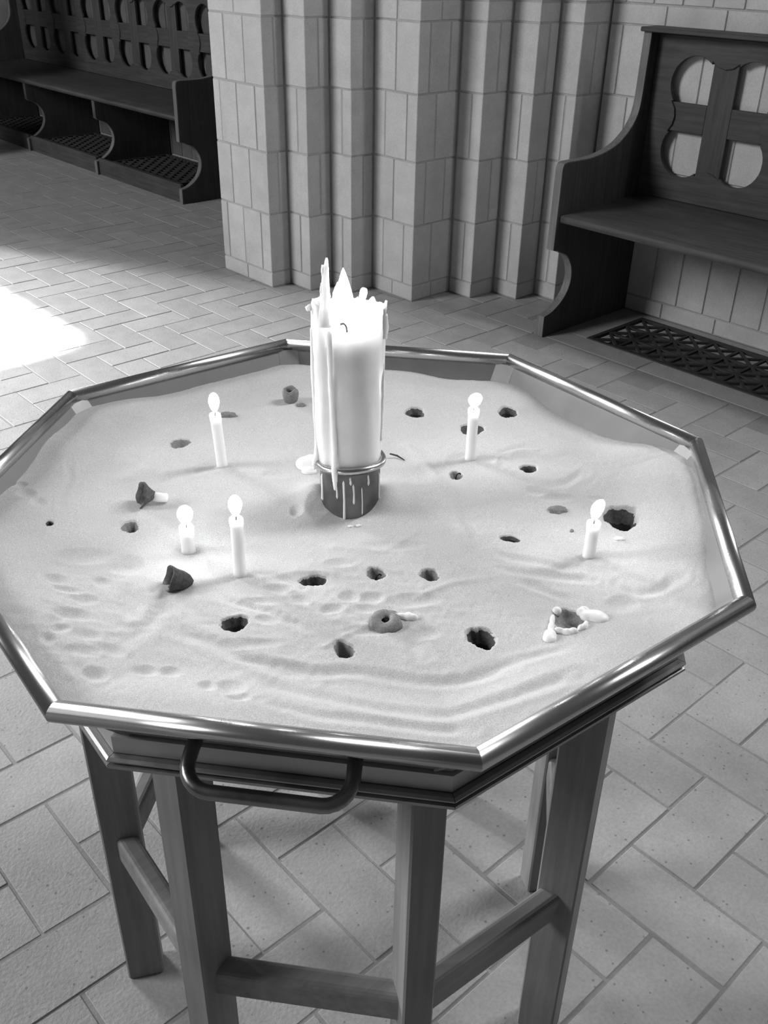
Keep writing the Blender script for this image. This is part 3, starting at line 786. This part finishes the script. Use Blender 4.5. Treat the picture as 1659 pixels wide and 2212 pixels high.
px_blob('wax_spill', [((1208,1364),12,3,0), ((1226,1368),12,4,-5), ((1238,1366),10,4,15), ((1254,1359),6,4,0), ((1265,1351),5,6,0), ((1262,1356),6,5,0)], t, org)

# ------------------------------------------------------------------ lumps of waxed sand
def lump(name, label, px, r, sq, mat, seed, cat='wax lump', dz=0.0):
    X = spx(px); bm = bmesh.new(); bmesh.ops.create_icosphere(bm, subdivisions=4, radius=1.0)
    for v in bm.verts:
        p = v.co.copy(); k = 1 + 0.28*noise.noise(p*1.6 + Vector((seed, 0, 0))) + 0.12*noise.noise(p*5 + Vector((0, seed, 0)))
        v.co = Vector((p.x*r*k*sq[0], p.y*r*k*sq[1], p.z*r*k*sq[2]))
    o = from_bm(name, bm, mat, None, (X[0], X[1], X[2] + dz), smooth=True)
    o.rotation_euler = (0, 0, math.radians(49.8))
    return o, X
GRP = 'lumps of waxed sand'
X = spx((627, 866))
t = thing('wax_stub', 'upright grey burnt candle stub with hollow top left of the big candle', 'candle stub', (X[0], X[1], X[2]-0.004), GRP)
pr = [(0.0085, 0), (0.0105, 0.006), (0.0120, 0.012), (0.0125, 0.018), (0.0112, 0.0235), (0.0090, 0.0240), (0.0075, 0.0215), (0.0055, 0.017)]
vs, fs = lathe(pr, 28, lambda p, a, i: (p[0]*wob(a, 2.0)**0.7, p[1]*wob(a, 2.0)**0.7, p[2] + 0.0015*math.sin(3*a+1)*(i > 3)), False)
from_py('crust', vs, fs, M['crust'], t, smooth=True)
vs, fs = lathe([(0.0062, 0.0165), (0.003, 0.0155), (0.0006, 0.0150)], 20); from_py('soot_hole', vs, fs, M['soot'], t, smooth=True)
wick_obj(t, (0, 0, 0.015), [(0, 0, 0), (0.0005, 0, 0.004), (0.002, 0.001, 0.006)], 0.0007)
o, _ = lump('sand_clump', 'small dark clump at the foot of the upright grey stub', (650, 877), 0.006, (1.2, 0.9, 0.6), M['crust'], 3.3); tag(o, o.get('label', 'small dark clump at the foot of the upright grey stub'), 'wax lump', GRP)
# toppled lump with a white candle end
X = spx((322, 1084)); r3 = np.array([RGT[0], RGT[1], 0]); f3 = np.array([FWD[0], FWD[1], 0])
t = thing('wax_stub', 'toppled black burnt clump with a short white candle end lying on sand', 'candle stub', (X[0], X[1], X[2]-0.003), GRP)
def aligned(vs, axis, loc):
    q = Vector((0, 0, 1)).rotation_difference(Vector(axis).normalized()).to_matrix()
    return [tuple(q @ Vector(v) + Vector(loc)) for v in vs]
pr = [(0.0055, 0), (0.0075, 0.004), (0.0120, 0.010), (0.0165, 0.0145), (0.0155, 0.0160), (0.0105, 0.0115), (0.004, 0.0065), (0.0006, 0.006)]
axis = tuple(-r3*0.86 - f3*0.42 + np.array([0, 0, 0.30]))
vs, fs = lathe(pr, 30, lambda p, a, i: (p[0]*wob(a, 5.0)**0.55, p[1]*wob(a, 5.0)**0.55, p[2] + 0.001*math.sin(4*a)))
o = from_py('sooty_crust', aligned(vs, axis, tuple(np.array([0, 0, 0.012]) + r3*0.006)), fs, M['crust_dark'], t, smooth=True)
vs, fs = tube([tuple(r3*0.004 + np.array([0, 0, 0.0105])), tuple(r3*0.012 + np.array([0, 0, 0.0095])), tuple(r3*0.0215 + np.array([0, 0, 0.0088])), tuple(r3*0.0232 + np.array([0, 0, 0.0087]))], [0.0060, 0.0060, 0.0056, 0.0045], 18)
from_py('candle_end', vs, fs, M['wax'], t, smooth=True)
# leaning lump with dark mouth
X = spx((388, 1262))
t = thing('wax_stub', 'leaning dark grey clump with black mouth left of the front-left candle', 'candle stub', (X[0], X[1], X[2]-0.004), GRP)
axis = tuple(-r3*0.75 - f3*0.25 + np.array([0, 0, 0.35]))
pr = [(0.004, -0.004), (0.0090, 0.001), (0.0115, 0.007), (0.0125, 0.014), (0.0150, 0.021), (0.0140, 0.0222), (0.0100, 0.016), (0.006, 0.010), (0.0006, 0.008)]
vs, fs = lathe(pr, 30, lambda p, a, i: (p[0]*wob(a, 1.2)**0.5, p[1]*wob(a, 1.2)**0.5, p[2] + 0.0012*math.sin(3*a+2)))
vs = aligned(vs, axis, tuple(r3*0.009 + np.array([0, 0, 0.006])))
from_py('crust', vs, fs, M['crust_dark'], t, smooth=True)
pr = [(0.0095, 0.0158), (0.006, 0.0108), (0.0006, 0.0088)]
vs, fs = lathe(pr, 24, lambda p, a, i: (p[0]*wob(a, 1.2), p[1]*wob(a, 1.2), p[2])); from_py('soot_hole', aligned(vs, axis, tuple(r3*0.009 + np.array([0, 0, 0.006]))), fs, M['soot'], t, smooth=True)
# flat grey ring lump with white drip
X = spx((833, 1342))
t = thing('wax_stub', 'flat grey wax crust with a hole and a white drip in the front middle', 'candle stub', (X[0], X[1], X[2]-0.002), GRP)
pr = [(0.0185, -0.002), (0.0175, 0.003), (0.0140, 0.0062), (0.0090, 0.0068), (0.0055, 0.0055), (0.0042, 0.0020)]
sqv = lambda p, a, i: (p[0]*wob(a, 3.3), p[1]*wob(a, 3.3), p[2] + 0.0014*math.sin(2*a+0.6))
vs, fs = lathe(pr, 34, sqv, False); from_py('crust', vs, fs, M['crust'], t, smooth=True)
vs, fs = lathe([(0.0048, 0.0026), (0.002, 0.0018), (0.0005, 0.0016)], 18); from_py('soot_hole', vs, fs, M['soot'], t, smooth=True)
px_blob('wax_drip', [((855,1332),8,4,0), ((868,1332),12,4,0), ((882,1332),10,6,0), ((893,1334),9,4,0)], t, (X[0], X[1], X[2]-0.002))
o, X = lump('sand_clump', 'flat grey flake of waxed sand right of the ring groove', (1204, 1103), 0.009, (1.35, 0.9, 0.5), M['crust'], 1.1); tag(o, 'flat grey flake of waxed sand right of the ring groove', 'wax lump', GRP)
o, X = lump('sand_clump', 'dark clump of waxed sand behind the flame of the back-left candle', (492, 900), 0.0085, (1.5, 0.8, 0.7), M['crust'], 2.1); tag(o, 'dark clump of waxed sand behind the flame of the back-left candle', 'wax lump', GRP)
o, X = lump('pebble', 'tiny grey round pebble left of the short right-hand candle', (1235, 1148), 0.0022, (1, 1, 0.8), M['pebble'], 4.1, dz=0.0008); tag(o, 'tiny grey round pebble left of the short right-hand candle', 'pebble')
for px, lab, sd in (((1337, 1166), 'thin white flake of wax below the largest black hollow', 1), ((757, 1128), 'left of two tiny white wax crumbs in front of the holder', 2), ((776, 1128), 'right of two tiny white wax crumbs in front of the holder', 3)):
    o, X = lump('wax_crumb', lab, px, 0.0042 if sd == 1 else 0.0026, (1.4, 0.8, 0.5), M['spill'], sd*2.2, dz=0.0008); tag(o, lab, 'wax crumb', 'crumbs of white wax')
o = px_blob('wax_puddle', [((662,1003),20,13,0), ((672,998),16,12,0), ((668,1020),14,6,-10), ((655,1006),12,9,0)], None, (0, 0, 0)); tag(o, 'smooth white puddle of wax on the sand left of the holder', 'wax puddle')
X = spx((858, 988)); Xb = spx((874, 994))
vs, fs = tube([tuple(X+np.array([-0.010*RGT[0], -0.010*RGT[1], 0.006])), tuple(X+np.array([0, 0, 0.003])), tuple(Xb+np.array([0, 0, 0.0005]))], [0.0012, 0.0014, 0.0006], 8)
o = from_py('burnt_match', vs, fs, M['crust_dark'], smooth=True); tag(o, 'short burnt matchstick lying right of the holder', 'match')

# ------------------------------------------------------------------ candles
def flame_mesh(hh, r, lean=(0, 0), n=18, sharp=False):
    pr = [(0.0004, 0), (0.28, 0.05), (0.55, 0.15), (0.82, 0.31), (0.98, 0.48), (1.0, 0.60), (0.92, 0.74), (0.74, 0.86), (0.46, 0.95), (0.2, 0.99), (0.01, 1.0)]
    if sharp: pr = [(0.0004, 0), (0.6, 0.06), (0.9, 0.18), (1.0, 0.32), (0.92, 0.46), (0.74, 0.60), (0.52, 0.74), (0.28, 0.88), (0.12, 0.96), (0.01, 1.0)]
    prof = [((k*r if k > 0.001 else 0.0003), z*hh) for k, z in pr]
    return lathe(prof, n, lambda p, a, i: (p[0] + lean[0]*(p[2]/hh)**2, p[1] + lean[1]*(p[2]/hh)**2, p[2]))
def taper(label, px, ztop, flame_h, flame_r, lean=0.0, tilt=0.0, r=0.0070):
    X = atz(px, ZS); z0 = sz(X[0], X[1]) - 0.006
    t = thing('taper_candle', label, 'candle', (X[0], X[1], z0), 'small lit candles standing in the sand')
    H = ztop - z0
    pr = [(r*1.15, 0), (r*1.05, 0.006), (r, 0.012), (r, H*0.5), (r*1.0, H-0.012), (r*1.06, H-0.006), (r*1.08, H-0.002), (r*0.98, H), (r*0.72, H-0.0004), (r*0.45, H-0.002), (0.0004, H-0.0026)]
    rx = np.array([RGT[0], RGT[1]])*tilt
    def fn(p, a, i):
        k = 1 + 0.03*math.sin(3*a + p[2]*90) + (0.10*math.sin(2*a+1) if i in (5, 6, 7) else 0)*0.5
        return (p[0]*k + rx[0]*p[2]/H, p[1]*k + rx[1]*p[2]/H, p[2])
    vs, fs = lathe(pr, 26, fn)
    from_py('candle_body', vs, fs, M['wax'], t, smooth=True)
    top = np.array([rx[0], rx[1], H-0.003])
    wick_obj(t, top, [(0, 0, 0), (0.0002, 0, 0.004), tuple(np.array([RGT[0], RGT[1], 0])*0.0008*(1 if lean >= 0 else -1) + np.array([0, 0, 0.0075]))], 0.0007)
    vs, fs = flame_mesh(flame_h, flame_r, (RGT[0]*lean, RGT[1]*lean))
    from_py('flame', [(v[0]+top[0], v[1]+top[1], v[2]+top[2]+0.0052) for v in vs], fs, M['flame'], t, smooth=True)
    return t
taper('tall thin lit candle at the back left of the sand', (481, 1006), 0.8895, 0.0270, 0.0068, 0.0, -0.0045)
taper('tall thin lit candle at the back right, its round flame leaning right', (1016, 991), 0.8885, 0.0190, 0.0088, 0.003, 0.0)
taper('tall lit candle standing in the front left, right of the stubby one', (519, 1241), 0.8870, 0.0250, 0.0072, 0.0, 0.0)
taper('stubby burnt-down lit candle in a bright pool on the left', (408, 1190), 0.8480, 0.0235, 0.0088, 0.0, 0.0, 0.0078)
taper('short lit candle with flame leaning right, near the right side', (1272, 1202), 0.8610, 0.0260, 0.0068, 0.005, 0.0)

# metal holder and the big pillar candle
PHC = math.radians(-40.1)
HZ = 0.800
hold = thing('candle_holder', 'round metal cup with rolled lip and wax drips holding the big candle', 'candle holder', (0, 0, HZ))
vs, fs = lathe([(0.0355, 0), (0.0365, 0.004), (0.0365, 0.064), (0.0372, 0.068), (0.0395, 0.072)], 64, None, False)
from_py('cup', vs, fs, M['cup'], hold, smooth=True)
pr = [(0.0395 + 0.0042*math.cos(a), 0.0755 + 0.0042*math.sin(a)) for a in [2*math.pi*k/14 - math.pi/2 for k in range(15)]]
vs, fs = lathe(pr, 64, lambda p, a, i: (p[0], p[1], p[2] + 0.0022*math.cos(2*(a-PHC-0.3))), False)
fs = [f for f in fs if len(f) == 4]
from_py('rolled_lip', vs, fs, M['steel'], hold, smooth=True)
def on_cup(deg, r, z): 
    a = PHC + math.radians(deg); return (r*math.cos(a), r*math.sin(a), z)
for deg, z0, z1, w in ((-26, 0.052, 0.040, 0.0011), (-12, 0.060, 0.012, 0.0014), (6, 0.056, 0.034, 0.0012), (22, 0.050, 0.018, 0.0007), (-66, 0.058, 0.028, 0.0016), (70, 0.058, 0.020, 0.0011), (0, 0.066, 0.060, 0.0013), (35, 0.066, 0.056, 0.0012)):
    vs, fs = tube([on_cup(deg, 0.0364, z0+0.003), on_cup(deg, 0.0368, z0), on_cup(deg+1, 0.0368, (z0+z1)/2), on_cup(deg+1, 0.0368, z1), on_cup(deg+1, 0.0364, z1-0.003)], [w*0.5, w, w*0.9, w*1.2, w*0.4], 8)
    from_py('wax_drip', vs, fs, M['spill'], hold, smooth=True)
CZ = 0.8015
big = thing('pillar_candle', 'thick white candle with melted spiky top burning in the metal holder', 'candle', (0, 0, CZ))
def rim_h(deg):
    d = (deg + 180) % 360 - 180
    return float(np.interp(d, [-180, -150, -120, -100, -85, -70, -55, -40, -20, 0, 20, 45, 70, 90, 110, 140, 160, 180], [1.062, 1.061, 1.070, 1.068, 1.072, 1.074, 1.069, 1.054, 1.045, 1.0425, 1.044, 1.049, 1.058, 1.066, 1.064, 1.060, 1.062, 1.062]))
nA = 120; nz = 60
def outer_r(deg, z):
    d = (deg+180) % 360 - 180
    base = 0.0360 + 0.0010*min(1, max(0, (z-0.86)/0.15))
    sheet = 0.0060 if -108 < d < -43 else 0.0
    sheet *= min(1.0, (min(abs(d+43), abs(d+108)))/6.0) if sheet else 0
    fade = min(1, max(0, (z-0.872)/0.06)); sheet *= 0.35 + 0.65*fade
    sheet += 0.003*math.exp(-((d-88)/7)**2)*(1 if z > 0.94 else 0.3)
    nse = 0.0010*noise.noise((math.cos(math.radians(d))*2.2, math.sin(math.radians(d))*2.2, z*16)) + (0.0012*noise.noise((d*0.07, z*70, 1.0)) if (-110 < d < -40 or 75 < d < 105) else 0)
    return base + sheet + nse
vs, fs = [], []
rows = []
for j in range(nA):
    deg = -180 + 360*j/nA; a = PHC + math.radians(deg); top = rim_h(deg) + 0.0028*noise.noise((deg*0.09, 0, 0)) + 0.0016*noise.noise((deg*0.3, 2, 0)); col_ = []
    for i in range(nz+1):
        z = 0.803 + (top-0.803)*i/nz
        rr = outer_r(deg, z) if z > 0.874 else 0.0350
        if i == nz: rr -= 0.0012
        col_.append((rr*math.cos(a), rr*math.sin(a), z))
    for q, (rr, dz_) in enumerate(((0.0315, -0.001), (0.0295, -0.006), (0.0275, None), (0.015, None), (0.001, None))):
        z = top + dz_ if dz_ is not None else 1.034 - 0.002*(q == 4)
        if dz_ is not None: z = max(z, 1.036)
        col_.append((rr*math.cos(a), rr*math.sin(a), z))
    rows.append(col_)
K = len(rows[0])
for c_ in rows: vs += [(x, y, z-CZ) for x, y, z in c_]
for j in range(nA):
    k = (j+1) % nA
    for i in range(K-1): fs.append((j*K+i, k*K+i, k*K+i+1, j*K+i+1))
fs.append(tuple(j*K for j in range(nA))); fs.append(tuple(j*K+K-1 for j in range(nA)))
from_py('candle_body', vs, fs, M['wax'], big, smooth=True)
def cpos(side, fwd, z):     # right of / towards the viewer around the candle axis
    c = np.array([math.cos(PHC), math.sin(PHC)]); r = np.array([-c[1], c[0]])
    p = c*fwd + r*side; return (p[0], p[1], z-CZ)
def spike(pts, radii, flat=1.0, name='wax_spike'):
    P = catmull([cpos(*p) for p in pts], 5); n0 = len(pts)
    rr = np.interp(np.linspace(0, n0-1, len(P)), range(n0), radii)
    rr = [r*(1 + 0.22*noise.noise((i*0.7, n0, 0))) for i, r in enumerate(rr)]
    vs, fs = tube(P, rr, 10); from_py(name, vs, fs, M['wax'], big, smooth=True)
spike([(-0.0270, 0.026, 1.050), (-0.0265, 0.025, 1.070), (-0.0260, 0.024, 1.090), (-0.0255, 0.022, 1.106), (-0.0245, 0.021, 1.116), (-0.0240, 0.021, 1.1225)], [0.0085, 0.0062, 0.0048, 0.0036, 0.0024, 0.0010])
spike([(-0.0260, 0.0225, 1.098), (-0.0280, 0.0215, 1.108), (-0.0285, 0.021, 1.1150)], [0.0030, 0.0022, 0.0012])
spike([(-0.0275, 0.024, 1.074), (-0.0293, 0.024, 1.088), (-0.0295, 0.023, 1.0965)], [0.0040, 0.0026, 0.0012])
spike([(-0.0370, 0.010, 1.058), (-0.0340, 0.014, 1.067), (-0.0300, 0.020, 1.076)], [0.0050, 0.0060, 0.0055])
spike([(-0.0380, 0.004, 1.060), (-0.0425, 0.006, 1.0635), (-0.0475, 0.008, 1.0625)], [0.0050, 0.0040, 0.0026])
spike([(-0.0140, -0.024, 1.050), (-0.0135, -0.024, 1.070), (-0.0120, -0.023, 1.0830)], [0.0080, 0.0052, 0.0014])
spike([(0.0145, -0.026, 1.050), (0.0140, -0.026, 1.060), (0.0155, -0.026, 1.0695), (0.0165, -0.025, 1.0745)], [0.0048, 0.0034, 0.0046, 0.0036])
spike([(0.0230, -0.022, 1.052), (0.0255, -0.021, 1.062), (0.0262, -0.020, 1.0670)], [0.0065, 0.0040, 0.0012])
spike([(0.0370, 0.004, 1.052), (0.0385, 0.004, 1.062), (0.0402, 0.004, 1.0710)], [0.0030, 0.0022, 0.0012])
# thick runs of wax down the outside
spike([(-0.0225, 0.0360, 1.048), (-0.0215, 0.0352, 1.000), (-0.0195, 0.0348, 0.940), (-0.0180, 0.0350, 0.900), (-0.0185, 0.0378, 0.882), (-0.0180, 0.0425, 0.873), (-0.0178, 0.0410, 0.862), (-0.0178, 0.0392, 0.853)], [0.0030, 0.0030, 0.0032, 0.0036, 0.0034, 0.0034, 0.0026, 0.0014], name='wax_run')
spike([(-0.0400, 0.008, 1.040), (-0.0405, 0.008, 0.980), (-0.0385, 0.008, 0.910), (-0.0400, 0.010, 0.884), (-0.0425, 0.012, 0.876), (-0.0430, 0.012, 0.866)], [0.0040, 0.0038, 0.0034, 0.0034, 0.0030, 0.0014], name='wax_run')
spike([(0.0388, 0.006, 1.056), (0.0395, 0.006, 1.042), (0.0392, 0.006, 1.028)], [0.0030, 0.0036, 0.0024], name='wax_run')
spike([(0.0372, 0.004, 1.000), (0.0378, 0.004, 0.970), (0.0376, 0.004, 0.945), (0.0368, 0.004, 0.900)], [0.0016, 0.0022, 0.0018, 0.0012], name='wax_run')
wick_obj(big, cpos(-0.003, 0.0, 1.033), [(0, 0, 0), (RGT[0]*-0.001, RGT[1]*-0.001, 0.0065), (RGT[0]*-0.004, RGT[1]*-0.004, 0.0100), (RGT[0]*-0.0075, RGT[1]*-0.0075, 0.0090)], 0.0011)
fz = 1.040
def bigflame(side, fwd, z0, hh, r, lean):
    vs, fs = flame_mesh(hh, r, (RGT[0]*lean, RGT[1]*lean), sharp=True); o = cpos(side, fwd, z0)
    from_py('flame', [(v[0]+o[0], v[1]+o[1], v[2]+o[2]) for v in vs], fs, M['flame'], big, smooth=True)
bigflame(-0.006, -0.006, 1.046, 0.058, 0.0105, -0.001)
bigflame(0.004, -0.008, 1.046, 0.022, 0.0070, 0.008)

# ------------------------------------------------------------------ pieces that belong to a part of their thing
for o in list(bpy.data.objects):
    if o.parent is None or o.parent.parent is not None: continue
    nm = o.name.split('.')[0]
    host = {'soot_hole': ('crust', 'wax_crust', 'sooty_crust'), 'wax_drip': ('cup', 'crust'), 'wax_spike': ('candle_body',), 'wax_run': ('candle_body',), 'flame': ('wick',), 'wax_spill': ('wax_crust',)}.get(nm)
    if not host: continue
    hs = [c for c in o.parent.children if c.name.split('.')[0] in host and c.type == 'MESH']
    if hs: o.parent = hs[0]
